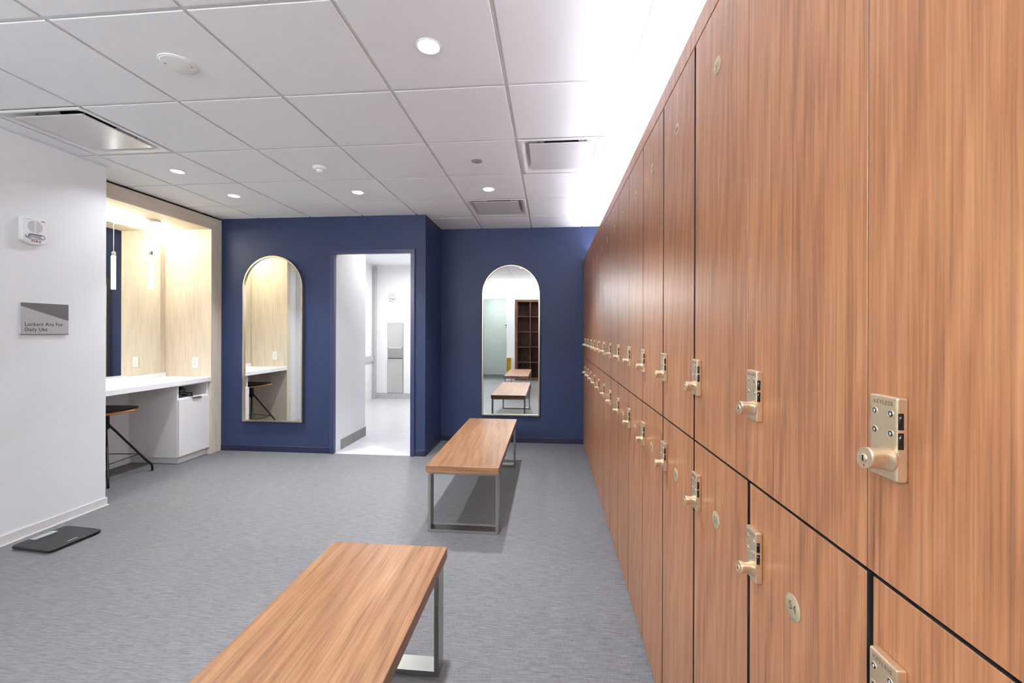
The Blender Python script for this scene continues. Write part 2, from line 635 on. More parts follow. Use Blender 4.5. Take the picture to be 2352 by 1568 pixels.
# doorway frame
b = MB()
for s, x in ((1, DX0), (-1, DX1)):
    b.box(min(x, x - s * 0.045), max(x, x - s * 0.045), YB - 0.022, YB + 0.03, 0, DZ, 0.003, 1)
b.box(DX0 - 0.045, DX1 + 0.045, YB - 0.022, YB + 0.03, DZ, DZ + 0.045, 0.003, 1)
struct('door_1', b, 'navy_trim')
b = MB()  # dark strips painting in the shadow line around the door frame
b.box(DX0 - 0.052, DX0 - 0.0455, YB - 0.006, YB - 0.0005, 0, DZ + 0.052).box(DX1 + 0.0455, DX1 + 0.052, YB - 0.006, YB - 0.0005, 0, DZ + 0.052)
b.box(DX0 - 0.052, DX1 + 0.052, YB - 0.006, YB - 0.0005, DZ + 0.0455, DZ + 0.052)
struct('trim_shadow_line', b, 'shadow_line')

# corridor beyond the doorway
b = MB().box(-2.52, -2.385, YB + 0.051, 5.23, 0, ZC + 0.05).box(-2.385, -1.5, YB + 0.051, YB + 0.13, DZ + 0.02, ZC + 0.05)
struct('wall_corridor', b, 'white_paint')
b = MB().box(-2.385, -2.377, YB + 0.16, 5.236, 0, 0.115).box(-2.52, -2.377, 5.2305, 5.236, 0, 0.115)
struct('baseboard_corridor', b, 'grey_stone')
b = MB().box(-3.62, -1.3, 8.15, 8.27, 0, ZC + 0.1)
struct('wall_washroom', b, 'white_paint')
b = MB().box(-3.48, -1.47, 8.138, 8.149, 0, 0.115)
struct('baseboard_washroom', b, 'pale_stone')
b = MB().box(-3.75, -3.54, 5.3, 8.149, 0, ZC + 0.1)
struct('wall_marble', b, 'marble')
b = MB().box(-3.539, -3.48, 8.06, 8.149, 0, ZC)
struct('trim_1', b, 'pale_stone')
b = MB().box(-3.539, -3.50, 6.4, 8.05, 0.75, 0.86, 0.004, 1)
struct('trim_2', b, 'pale_stone')
b = MB().box(XR - 0.12, XR, YF + 0.121, 8.149, 0, ZC + 0.1)
struct('wall_corridor_right', b, 'white_paint')
b = MB().box(-3.75, -2.53, 5.16, 5.229, 0, ZC + 0.05)
struct('wall_corridor_back', b, 'white_paint')
b = MB().box(-3.75, XR, YB + 0.121, 8.27, ZC + 0.051, ZC + 0.11)
struct('ceiling_corridor', b, 'drywall')

# rear of the room, seen in the far mirror
OX0, OX1, OZ = -1.95, -1.19, 2.28
b = MB().box(-3.43, OX0, YREAR - 0.1, YREAR, 0, ZC + 0.06).box(OX1, -0.96, YREAR - 0.1, YREAR, 0, ZC + 0.06)
b.box(OX0, OX1, YREAR - 0.1, YREAR, OZ, ZC + 0.06)
b.box(0.16, 0.95, YREAR - 0.1, YREAR, 0, ZC + 0.06)
b.box(-0.965, 0.16, YREAR - 0.62, YREAR - 0.52, 0, ZC + 0.06)
struct('wall_rear', b, 'white_paint')
b = MB().box(-3.43, 0.95, YREAR - 1.6, YREAR - 1.5, 0, ZC + 0.06).box(-0.99, -0.965, YREAR - 1.5, YREAR - 0.101, 0, ZC + 0.06)
struct('wall_entry', b, 'white_paint')

# ceiling: grid, lay-in tiles, slab
DIFF = {(-2, 0), (3, 1), (2, 3)}
slab = MB().box(-4.5, 0.95, YREAR - 1.6, YF + 0.1, ZC + 0.12, ZC + 0.18)
ceil = struct('ceiling', slab, 'drywall')
cg = MB()
tl = MB()
ys = [GY + TQ * j for j in range(-9, 5)]
xs = [GX + TP * i for i in range(-2, 5)]
g2 = 0.008
for x in xs:
    cg.box(x - g2, x + g2, YREAR - 1.5, YF, ZC, ZC + 0.03)
for y in ys:
    cg.box(XW if y < 2.9 else XA, xs[-1], y - g2, y + g2, ZC + 0.0006, ZC + 0.029)
cg.build('ceiling_grid', 'grid_metal', ceil)
def lay(x0, x1, y0, y1):
    t = bmesh.new()
    e, d = 0.0095, 0.006
    zl, zh = ZC - d, ZC + 0.02
    def rr(k, z):
        return [t.verts.new(p) for p in ((x0 + k, y0 + k, z), (x1 - k, y0 + k, z), (x1 - k, y1 - k, z), (x0 + k, y1 - k, z))]
    A, B, C = rr(e, zh), rr(e, zl + 0.0015), rr(e + 0.0025, zl)
    for p, q in ((A, B), (B, C)):
        for i in range(4):
            t.faces.new([p[i], p[(i + 1) % 4], q[(i + 1) % 4], q[i]])
    t.faces.new(C)
    t.faces.new(A)
    bmesh.ops.recalc_face_normals(t, faces=list(t.faces))
    tl._merge(t)
allx = xs
ally = ys + [YF + 0.008]
for i in range(len(xs) - 1):
    for j in range(len(ally) - 1):
        if (i - 2, j - 9) in DIFF:
            continue
        lay(allx[i], allx[i + 1], ally[j], ally[j + 1])
for j in range(len(ally) - 1):
    lay(XW - 0.01 if ally[j] < 2.5 else XA - 0.03, xs[0], ally[j], ally[j + 1])
tl.build('ceiling_tile_field', 'ceiling_tile', ceil)
b = MB().box(xs[-1] + g2 + 0.002, 0.87, YREAR - 1.5, YF, ZC - 0.004, ZC + 0.02)
b.build('ceiling_drywall_border', 'drywall', ceil)
# wall angle along the left wall
b = MB().box(XW, XW + 0.02, YREAR, 2.94, ZC - 0.012, ZC - 0.008)
struct('trim_3', b, 'grid_metal')

# ------------------------------------------------------------------ lockers
# dark reveal at each seam, near to far, for the two rows
GAPU = [0.0002, 0.0004, 0.011, 0.010, 0.006, 0.003, 0.0025, 0.004, 0.003, 0.003, 0.003, 0.003, 0.003, 0.003]
GAPL = [0.010, 0.011, 0.010, 0.009, 0.005, 0.006, 0.005, 0.005, 0.004, 0.004, 0.003, 0.003, 0.003, 0.003]

def lock_parts(parent, zt):
    """keyless lock on the far edge of a door; zt is its top, local origin = near floor corner of the locker front"""
    y1 = PITCH - 0.021
    y0 = y1 - 0.0415
    h = 0.098
    th = 0.0125
    b = MB()
    # body with a bevelled front and the dial slots cut into its near side
    b.box(-th, -0.0001, y0, y1, zt - h, zt, 0.0025, 3)
    body = b.build('lock_body', 'lock_metal', parent)
    for k in range(2):
        zc = zt - h * (0.28 + 0.23 * k)
        b = MB().box(-th + 0.0012, -th + 0.0072, y0 - 0.0003, y0 + 0.002, zc - 0.0095, zc + 0.0095, 0.0002, 1)
        prof = [(0.0, -0.0078), (0.0019, -0.0078), (0.0028, -0.003), (0.0028, 0.003), (0.0019, 0.0078), (0.0, 0.0078)]
        b.lathe(prof, 16, 'Z', (-th + 0.0042, y0 + 0.0012, zc))
        b.build('dial', 'black_plastic', body)
    for yy, zz in ((0.009, 0.020), (0.033, 0.020), (0.009, 0.043), (0.033, 0.043)):
        b = MB().lathe([(0.0, 0.0), (0.0033, 0.0), (0.0035, -0.0005), (0.0043, -0.0006), (0.0050, 0.0002)], 18, 'X', (-th - 0.0001, y0 + yy, zt - zz))
        b.build('digit_window', 'lock_metal', body)
        b = MB().lathe([(0.0, -0.0002), (0.0032, -0.0002), (0.0032, 0.0002)], 14, 'X', (-th - 0.0004, y0 + yy, zt - zz))
        b.build('digit_wheel', 'black_plastic', body)
        b = MB()
        b.lathe([(0.0011, -0.0003), (0.0016, -0.0003), (0.0016, 0.0), (0.0011, 0.0)], 14, 'X', (-th - 0.0005, y0 + yy, zt - zz), True, 0.7, 1.25)
        b.build('digit', 'white_ink', body)
    # turn knob: round at the base, pinched into a grip towards its face
    kc = (y0 + 0.0125, zt - 0.073)
    N = 36
    rows = []
    for d, r, pin in ((0.0, 0.0142, 0), (0.001, 0.0146, 0), (0.0025, 0.0146, 0.02), (0.0045, 0.0146, 0.16), (0.008, 0.0145, 0.32), (0.012, 0.0145, 0.40), (0.016, 0.0145, 0.38), (0.0205, 0.0145, 0.30), (0.0240, 0.0144, 0.24), (0.0255, 0.0143, 0.23), (0.0265, 0.0135, 0.23)):
        row = []
        for k in range(N):
            a = 2 * PI * k / N
            c, s = math.cos(a), math.sin(a)
            # pinch along a tilted axis
            al = R(38)
            ca, sa = c * math.cos(al) + s * math.sin(al), -c * math.sin(al) + s * math.cos(al)
            ca *= (1 - pin * (1 - 0.25 * abs(sa)))
            yy = ca * math.cos(al) - sa * math.sin(al)
            zz = ca * math.sin(al) + sa * math.cos(al)
            row.append((-th - d, kc[0] + r * yy, kc[1] + r * zz))
        rows.append(row)
    kn = MB().loft(rows).build('turn_knob', 'lock_metal', body)
    b = MB().lathe([(0.0, -0.0012), (0.0042, -0.0012), (0.0052, 0.0), (0.0052, 0.001)], 20, 'X', (-th - 0.0266, kc[0], kc[1]))
    b.build('key_core', 'plate_metal', body)
    b = MB().box(-th - 0.0284, -th - 0.0276, kc[0] - 0.0009, kc[0] + 0.0009, kc[1] - 0.0034, kc[1] + 0.0034)
    b.build('key_slot', 'dark_gap', body)
    b = MB().prism([(kc[0] - 0.0014, kc[1] - 0.0078), (kc[0] + 0.0014, kc[1] - 0.0078), (kc[0], kc[1] - 0.0100)], -th - 0.0270, -th - 0.0260, 'YZ')
    b.build('red_marker', 'red_ink', body)
    # lettering pressed near the top; seen from the aisle, right is -y
    text_mesh('lock_lettering', 'KEYLESS', 0.0066, 'lock_print', ((-th - 0.0001, (y0 + y1) / 2, zt - 0.0085), (0, -1, 0), (0, 0, 1)), body, 0.0001, 'CENTER', 1.1, 1.1)
    return body

def make_locker(upper, k):
    """one locker, origin on the floor line of its near seam; door front at local x = 0"""
    gaps = GAPU if upper else GAPL
    z0, z1 = (ZSPLIT + 0.001, ZDOOR) if upper else (0.012, ZSPLIT - 0.0035)
    gf = gaps[k + 1]
    root = bpy.data.objects.new('locker', None)
    root.empty_display_size = 0.05
    COL.objects.link(root)
    root.location = (XL, Y0 + PITCH * k, 0)
    MB().box(0.021, 0.44, 0.003, PITCH - 0.003, z0 + 0.002, z1 - 0.002).build('carcass', 'dark_gap', root)
    # the door reaches the near seam and stops short of the far one by its reveal
    gn = gaps[k] if k >= 0 else 0.0012
    d = MB().box(0, 0.019, 0.0004, PITCH - gf, z0, z1, 0.0008, 1).build('door', 'walnut', root)
    e = MB().box(0.0003, 0.0188, 0.0001, 0.00038, z0, z1)  # thin black strips on the door edges so the seams read dark
    if not upper:
        e.box(0.0003, 0.0188, 0.0002, PITCH - gf, z1 + 0.00002, z1 + 0.0004)
    e.build('seam_dark_strip', 'dark_gap', d)
    yc, zc = 0.163, (2.015 if upper else 0.897)
    num = str((53 if upper else 54) - 2 * k)
    pl = MB().lathe([(0.0, -0.0012), (0.0205, -0.0012), (0.0212, -0.0007), (0.0212, -0.00005)], 40, 'X', (0, yc, zc)).build('number_plate', 'plate_metal', root)
    text_mesh('numeral', num, 0.0215, 'ink', ((-0.0013, yc, zc), (0, -1, 0), (0, 0, 1)), pl, 0.0002, 'CENTER', 1.05, 1.0, -0.00045)
    return root

ORD = ['nearest', 'second', 'third', 'fourth', 'fifth', 'sixth', 'seventh', 'eighth', 'ninth', 'tenth', 'eleventh', 'twelfth', 'thirteenth', 'farthest']
proto_lock = {}
for up in (True, False):
    for k in range(-1, 13):
        L_ = make_locker(up, k)
        if up not in proto_lock:
            body = lock_parts(L_, 1.285 if up else 0.972)
            proto_lock[up] = (body, child_map(body))
        else:
            copy_tree(proto_lock[up][0], proto_lock[up][1], L_)
        row = 'upper' if up else 'lower'
        n = (53 if up else 54) - 2 * k
        o = ORD[k + 1]
        if k == -1 and up:
            lab = 'tall upper walnut locker closest to the camera, large keypad lock in full view'
        elif k == -1:
            lab = 'lower walnut locker at bottom right corner, only its lock top showing'
        elif (up, k) == (False, 0):
            lab = 'lower walnut locker with round plate reading 54'
        elif (up, k) == (False, 1):
            lab = 'lower walnut locker with round plate reading 52'
        elif (up, k) == (True, 0):
            lab = 'upper walnut locker directly above locker 54, second from the near end'
        elif (up, k) == (True, 1):
            lab = 'upper walnut locker with round plate reading 51 near its top'
        elif k == 12:
            lab = row + ' walnut locker at the far end, beside the navy wall'
        else:
            lab = row + '-row walnut locker, ' + o + ' from the near end of the row'
        tag(L_, lab, 'locker', row + ' row of walnut lockers')

yn, yf = Y0 - PITCH, Y0 + 13 * PITCH
hd = MB().box(XL, XL + 0.02, yn, YF - 0.012, ZDOOR + 0.004, ZTOP, 0.001, 1).build('locker_header', 'walnut')
tag(hd, 'long walnut rail and white top board capping the locker run', 'locker trim')
MB().box(XL + 0.021, XL + 0.44, yn, YF - 0.012, ZDOOR + 0.004, ZTOP).build('top_board', 'white_laminate', hd)
fl = MB().box(XL + 0.002, XL + 0.02, yf + 0.002, YF - 0.012, 0.0, ZDOOR, 0.001, 1).build('locker_filler', 'walnut')
tag(fl, 'walnut filler panel between the last locker and the navy wall', 'panel')
ls = thing('cove_light', 'linear cove light standing on top of the locker run', 'cove light', (XL + 0.09, 0, ZTOP))
MB().box(-0.02, 0.02, yn + 0.05, YF - 0.1, 0.0005, 0.045).build('housing', 'white_plastic', ls)
MB().box(-0.018, 0.018, yn + 0.05, YF - 0.1, 0.0452, 0.055).build('diffuser', 'cove_glow', ls)

# ------------------------------------------------------------------ benches
def make_bench():
    """origin on the floor at the front left corner; 0.495 wide, 1.54 long towards +y"""
    W_, L_, Z1, TH = 0.495, 1.54, 0.458, 0.046
    root = bpy.data.objects.new('bench', None)
    root.empty_display_size = 0.1
    COL.objects.link(root)
    sb = MB().box(0, W_, 0, L_, Z1 - TH, Z1, 0.0015, 1).build('seat_board', ['bench_wood', 'bench_edge'], root)
    for pg in sb.data.polygons:
        if abs(pg.normal.y) > 0.9:
            pg.material_index = 1
    t, dp = 0.018, 0.075
    for y in (0.03, L_ - 0.03 - dp):
        f = MB()
        x0, x1, zt = 0.008, W_ - 0.008, Z1 - TH - 0.0006
        o = [(x0, 0.002), (x1, 0.002), (x1, zt), (x0, zt)]
        i = [(x0 + t, 0.002 + t), (x1 - t, 0.002 + t), (x1 - t, zt - t), (x0 + t, zt - t)]
        f.ring(o, i, y, y + dp)
        fr = f.build('leg_frame', 'steel', root)
        g = MB()
        for x in (x0 + 0.02, x1 - 0.02):
            g.lathe([(0, 0), (0.008, 0), (0.008, 0.0018), (0, 0.0018)], 12, 'Z', (x, y + dp / 2, 0.0001))
        g.build('foot_pad', 'black_plastic', fr)
    return root
bA = make_bench()
bA.location = (-0.825, 2.735, 0)
tag(bA, 'whole wood-topped steel bench standing in front of the far arched mirror', 'bench', 'wood and steel locker room benches')
bB = copy_tree(bA, child_map(bA))
bB.location = (-0.918, 0.172, 0)
tag(bB, 'wood-topped steel bench in the foreground, cut off by the picture bottom', 'bench', 'wood and steel locker room benches')

# ------------------------------------------------------------------ arched mirrors
def arch(x, z0, z1, r, n=28, inset=0.0):
    rr = r - inset
    zc = z1 - r
    p = [(x - rr, z0 + inset), (x + rr, z0 + inset)]
    for k in range(n + 1):
        a = PI * k / n
        p.append((x + rr * math.cos(a), zc + rr * math.sin(a)))
    return p
def arch_mirror(x, z0, z1, r, y, label):
    root = thing('arched_mirror', label, 'mirror', (x, y, z0), group='arched wall mirrors')
    H = z1 - z0
    f = MB().ring(arch(0, 0, H, r), arch(0, 0, H, r, inset=0.014), -0.05, -0.0005)
    f.build('mirror_frame', 'brass_frame', root)
    MB().prism(arch(0, 0, H, r, inset=0.0145), -0.034, -0.03, 'XZ').build('mirror_glass', 'mirror', root)
    MB().prism(arch(0, 0, H, r, inset=0.02), -0.028, -0.001, 'XZ').build('backing', 'black_plastic', root)
    return root
arch_mirror(-3.075, 0.345, 2.195, 0.352, YB, 'arched metal-framed mirror left of the doorway, reflecting the vanity stool')
arch_mirror(-0.47, 0.335, 2.17, 0.352, YF, 'arched metal-framed mirror behind the bench, reflecting dark cubbies')

# ------------------------------------------------------------------ vanity alcove
vs = thing('vanity_surround', 'pale wood portal lining the vanity alcove beside the white wall', 'surround', (XA, 3.08, 0))
def rel(mb):
    mb.xf = Matrix.Translation((-XA, -3.08, 0))
    return mb
rel(MB()).box(XM + 0.002, XA, 4.285, YB - 0.001, 0, 2.48, 0.001, 1).build('side_panel', 'pale_wood', vs)
rel(MB()).box(XM + 0.002, XA, 3.081, 3.17, 0, 2.48, 0.001, 1).build('side_panel', 'pale_wood', vs)
rel(MB()).box(XM + 0.002, XA, 3.081, YB - 0.001, 2.4805, 2.61, 0.001, 1).build('header_panel', 'pale_wood_header', vs)
rel(MB()).box(XM + 0.002, XM + 0.012, 3.171, 4.284, 0.895, 2.479).build('back_panel', 'pale_wood', vs)
vm = MB().box(XM + 0.0125, XM + 0.020, 3.175, 4.222, 0.896, 2.42, 0.0008, 1).build('vanity_mirror', 'mirror')
tag(vm, 'large frameless mirror over the white vanity counter', 'mirror')
ld = MB().box(XM + 0.0215, XM + 0.075, 3.18, 4.275, 2.438, 2.4795, 0.004, 2).build('led_bar', 'led_glow')
tag(ld, 'glowing warm light bar above the vanity mirror', 'light bar')
ct = thing('vanity_counter', 'white vanity countertop with backsplash spanning the pale wood alcove', 'countertop', (XA, 3.17, 0.80))
b = MB()
b.xf = Matrix.Translation((-XA, -3.17, -0.80))
b.box(XM + 0.013, XA + 0.004, 3.171, 4.2835, 0.802, 0.85, 0.002, 1).build('worktop', 'quartz', ct)
b = MB()
b.xf = Matrix.Translation((-XA, -3.17, -0.80))
b.box(XM + 0.013, XM + 0.028, 3.172, 4.283, 0.8503, 0.894, 0.001, 1).build('backsplash', 'quartz', ct)

# cabinet under the counter
cb = thing('vanity_cabinet', 'white cabinet with open cubby and one door under the vanity counter', 'cabinet', (XA, 3.90, 0))
def relc():
    m_ = MB()
    m_.xf = Matrix.Translation((-XA, -3.90, 0))
    return m_
x0, x1, y0, y1 = XM + 0.004, XA - 0.035, 3.90, 4.283
b = relc()
b.box(x0, x1, y0, y0 + 0.018, 0.07, 0.80).box(x0, x1, y1 - 0.018, y1, 0.07, 0.80)
b.box(x0, x1, y0 + 0.018, y1 - 0.018, 0.07, 0.088).box(x0, x1, y0 + 0.018, y1 - 0.018, 0.652, 0.668)
b.box(x0, x1, y0 + 0.018, y1 - 0.018, 0.788, 0.80).box(x0, x0 + 0.01, y0 + 0.018, y1 - 0.018, 0.088, 0.788)
b.build('cabinet_body', 'white_laminate', cb)
relc().box(x0, x1 - 0.02, y0 + 0.03, y1, 0, 0.069).build('toe_kick', 'white_laminate', cb)
dr = relc().box(x1 + 0.002, x1 + 0.021, y0 + 0.003, y1 - 0.004, 0.078, 0.655, 0.001, 1).build('door', 'white_laminate', cb)
b = relc().box(x1 + 0.004, x1 + 0.034, 4.055, 4.165, 0.6556, 0.6576).box(x1 + 0.032, x1 + 0.034, 4.055, 4.165, 0.644, 0.6556)
b.build('pull', 'steel', dr)

# hair dryer in the cubby
hdr = thing('hair_dryer', 'black hair dryer lying in the open cubby of the white cabinet', 'hair dryer', (-3.825, 4.0, 0.6695), (0, 0, R(-28)))
b = MB().lathe([(0.0, -0.075), (0.032, -0.074), (0.044, -0.060), (0.047, -0.03), (0.042, 0.02), (0.033, 0.045), (0.030, 0.055), (0.0, 0.055)], 24, 'X', (0, 0, 0.065))
b.build('barrel', 'black_plastic', hdr)
MB().lathe([(0.0, 0.0), (0.029, 0.0), (0.025, 0.025), (0.0, 0.025)], 20, 'X', (0.0552, 0, 0.065), True, 1.0, 0.6).build('nozzle', 'black_plastic', hdr)
MB().tube([(-0.03, 0.02, 0.034), (-0.026, 0.045, 0.024), (-0.02, 0.085, 0.0195), (-0.016, 0.12, 0.0195)], [0.019, 0.019, 0.018, 0.016], 14).build('handle', 'black_plastic', hdr)
pts = [(0.02 + 0.035 * math.cos(a), 0.075 + 0.032 * math.sin(a), 0.0045 + 0.0015 * a) for a in [k * 0.35 for k in range(38)]]
MB().tube(pts, 0.0035, 8).build('cord', 'black_plastic', hdr)

# wall outlets
def outlet(label, loc, rotz):
    root = thing('wall_outlet', label, 'outlet', loc, (0, 0, rotz), 'vanity outlets')
    MB().box(-0.035, 0.035, -0.006, -0.0004, -0.058, 0.058, 0.002, 2).build('cover_plate', 'white_plastic', root)
    for z in (-0.02, 0.02):
        r_o = MB().box(-0.017, 0.017, -0.0082, -0.0062, z - 0.0145, z + 0.0145, 0.0008, 1).build('receptacle', 'white_plastic', root)
        b = MB()
        for xx in (-0.006, 0.006):
            b.box(xx - 0.001, xx + 0.001, -0.0086, -0.0080, z - 0.003, z + 0.006)
        b.box(-0.002, 0.002, -0.0086, -0.0080, z - 0.011, z - 0.007)
        b.build('slots', 'dark_gap', r_o)
    return root
outlet('white outlet on the pale wood side above the white cabinet', (-3.905, 4.2845, 1.005), 0)
outlet('white outlet near the white wall, seen reflected in the arched mirror', (-3.90, 3.1705, 1.005), PI)

# pendant
pd = thing('pendant_lamp', 'slim glowing glass tube pendant hanging over the vanity counter', 'pendant lamp', (-4.055, 3.908, 2.479))
MB().lathe([(0.0, 0.0), (0.078, 0.0), (0.078, -0.006), (0.072, -0.010), (0.012, -0.011), (0.004, -0.018), (0.0, -0.018)], 32, 'Z', (0, 0, -0.0005)).build('canopy', 'white_plastic', pd)
MB().tube([(0, 0, -0.018), (0, 0, -0.312)], 0.0022, 8).build('cable', 'white_plastic', pd)
MB().lathe([(0.0, -0.31), (0.0165, -0.31), (0.0175, -0.312), (0.0175, -0.353), (0.0, -0.353)], 24, 'Z').build('cap', 'chrome', pd)
MB().lathe([(0.0, -0.3535), (0.0185, -0.3535), (0.0185, -0.694), (0.017, -0.697), (0.0, -0.697)], 24, 'Z').build('glass_tube', 'pendant_glow', pd)

# stool
st = thing('bar_stool', 'low round stool with black seat and thin black legs under the vanity counter', 'stool', (-4.035, 3.46, 0))
def seat_row(s, z, dish=0.0, n=48):
    row = []
    for k in range(n):
        a = 2 * PI * k / n
        x, y = 0.235 * s * math.cos(a), 0.195 * s * math.sin(a)
        row.append((x + 0.02, y, z + dish * (0.022 * (x / 0.235) ** 2 + 0.006 * (y / 0.195) ** 2)))
    return row
MB().loft([seat_row(0.5, 0.592, 1), seat_row(0.93, 0.600, 1), seat_row(0.99, 0.606, 1), seat_row(1.0, 0.612, 1), seat_row(0.985, 0.6165, 1), seat_row(0.5, 0.616, 1)]).build('seat_shell', 'ply_edge', st)
MB().loft([seat_row(0.5, 0.6172, 1), seat_row(0.97, 0.6172, 1), seat_row(0.985, 0.626, 1), seat_row(0.96, 0.636, 1), seat_row(0.85, 0.641, 1), seat_row(0.5, 0.640, 1), seat_row(0.2, 0.639, 1), seat_row(0.02, 0.638, 1)]).build('seat_pad', 'black_leather', st)
MB().lathe([(0.0, 0.455), (0.022, 0.455), (0.026, 0.465), (0.026, 0.575), (0.05, 0.588), (0.05, 0.5905), (0.0, 0.5905)], 24, 'Z').build('column', 'black_metal', st)
angs = [R(52), R(142), R(232), R(322)]
ringpts = []
for a in angs:
    c, s = math.cos(a), math.sin(a)
    path = [(0.018, 0.50), (0.03, 0.475), (0.05, 0.45), (0.285, 0.105), (0.305, 0.082), (0.322, 0.055), (0.325, 0.03), (0.325, 0.0)]
    P_ = [(r * c, r * s, z) for r, z in path]
    MB().tube(P_, 0.0095, 12).build('leg', 'black_metal', st)
    ringpts.append((0.232 * c, 0.232 * s, 0.182))
b = MB()
for i in range(4):
    b.tube([ringpts[i], ringpts[(i + 1) % 4]], 0.004, 8)
b.build('foot_ring', 'black_metal', st)

# ------------------------------------------------------------------ things on the left wall
def fire_alarm(label, loc, rotz):
    """front faces local -y, origin at its centre on the wall"""
    root = thing('fire_alarm', label, 'fire alarm', loc, (0, 0, rotz), 'speaker strobe fire alarms')
    w_, h_ = 0.067, 0.085
    pts = [(-w_, h_), (w_, h_), (w_, -h_ + 0.02)]
    for k in range(1, 12):
        a = k / 12
        pts.append((w_ - 2 * w_ * a, -h_ + 0.02 - 0.02 * math.sin(PI * a)))
    pts.append((-w_, -h_ + 0.02))
    body = MB().prism(list(reversed(pts)), -0.036, -0.0005, 'XZ', 0.004).build('housing', 'white_plastic', root)
    b = MB()
    for k in range(-7, 8):
        z = 0.030 + k * 0.0052
        hw = math.sqrt(max(0, 0.041 ** 2 - (k * 0.0052) ** 2))
        for x0, x1 in ((-hw, -0.003), (0.003, hw)):
            if x1 - x0 > 0.004:
                b.box(x0, x1, -0.0364, -0.0358, z - 0.0013, z + 0.0013)
    b.build('speaker_grille', 'grey_plastic', root)
    rows = []
    for d, s in ((0.0362, 1.0), (0.046, 0.97), (0.052, 0.86), (0.054, 0.6)):
        row = []
        for k in range(28):
            a = 2 * PI * k / 28
            cx = math.copysign(abs(math.cos(a)) ** 0.55, math.cos(a))
            cz = math.copysign(abs(math.sin(a)) ** 0.7, math.sin(a))
            row.append((0.052 * s * cx, -d, -0.034 + 0.018 * s * cz))
        rows.append(row)
    ln = MB().loft(rows).build('strobe_lens', 'clear_lens', root)
    MB().box(-0.040, 0.040, -0.0375, -0.0362, -0.047, -0.021, 0.0005, 1).build('reflector', 'chrome', ln)
    MB().tube([(-0.026, -0.042, -0.034), (0.026, -0.042, -0.034)], 0.003, 8).build('flash_tube', 'white_plastic', ln)
    text_mesh('fire_lettering', 'FIRE', 0.019, 'red_ink', ((0.006, -0.0364, -0.066), (1, 0, 0), (0, 0, 1)), root, 0.0003, 'CENTER', 1.35, 1.15, 0.0004)
    MB().box(0.032, 0.055, -0.0364, -0.0358, 0.072, 0.077).build('maker_mark', 'red_ink', root)
    MB().box(-0.052, -0.022, -0.0364, -0.0358, 0.0735, 0.0755).build('maker_line', 'grey_plastic', root)
    return root
fire_alarm('white fire alarm high on the near left wall, above the lockers sign', (XW, 2.466, 2.012), PI / 2)
fire_alarm('small white fire alarm seen through the doorway, above the steel dispenser', (-3.13, 8.15, 2.045), 0)

sg = thing('wall_sign', 'grey wall sign with dark corner reading Lockers Are For Daily Use', 'sign', (XW, 2.543, 1.437))
MB().box(0.0005, 0.010, -0.1365, 0.1365, -0.104, 0.104, 0.001, 1).build('sign_plate', 'sign_face', sg)
MB().prism([(-0.1355, 0.103), (0.1355, 0.103), (0.1355, -0.012), (-0.1355, 0.082)], 0.0101, 0.0108, 'YZ').build('corner_panel', 'sign_dark', sg)
MB().box(0.0102, 0.0125, -0.1365, 0.1365, -0.1075, -0.1035).build('bottom_rail', 'sign_dark', sg)
text_mesh('sign_lettering', 'Lockers Are For\nDaily Use', 0.0345, 'ink', ((0.0103, -0.114, -0.0565), (0, 1, 0), (0, 0, 1)), sg, 0.0002, 'LEFT', 1.06, 0.88)

# ------------------------------------------------------------------ bathroom scale
sc_ = thing('bathroom_scale', 'flat black bathroom scale on the floor by the white wall', 'scale', (-3.153, 2.417, 0), (0, 0, R(-5)))
def rrect(hx, hy, r, n=6):
    p = []
    for cx, cy, a0 in ((hx - r, hy - r, 0), (-hx + r, hy - r, 90), (-hx + r, -hy + r, 180), (hx - r, -hy + r, 270)):
        for k in range(n + 1):
            a = R(a0 + 90 * k / n)
            p.append((cx + r * math.cos(a), cy + r * math.sin(a)))
    return p
def rr3(hx, hy, r, z):
    return [(x, y, z) for x, y in rrect(hx, hy, r)]
MB().loft([rr3(0.147, 0.137, 0.02, 0.006), rr3(0.152, 0.142, 0.022, 0.010), rr3(0.153, 0.143, 0.022, 0.020), rr3(0.149, 0.139, 0.02, 0.0245)], smooth=False).build('platform', 'scale_rubber', sc_)
for x in (-0.11, 0.11):
    for y in (-0.10, 0.10):
        MB().lathe([(0, 0), (0.013, 0), (0.013, 0.0058), (0, 0.0058)], 14, 'Z', (x, y, 0)).build('foot', 'black_plastic', sc_)
fr = MB().ring([(x - 0.118, y) for x, y in rrect(0.026, 0.060, 0.008)], [(x - 0.118, y) for x, y in rrect(0.021, 0.055, 0.005)], 0.0247, 0.027, 'XY').build('display_bezel', 'chrome', sc_)
MB().prism([(x - 0.118, y) for x, y in rrect(0.0208, 0.0548, 0.005)], 0.0247, 0.0256, 'XY').build('display', 'grey_plastic', sc_)
MB().box(0.118, 0.123, -0.032, 0.022, 0.0246, 0.0250).build('maker_mark', 'white_ink', sc_)

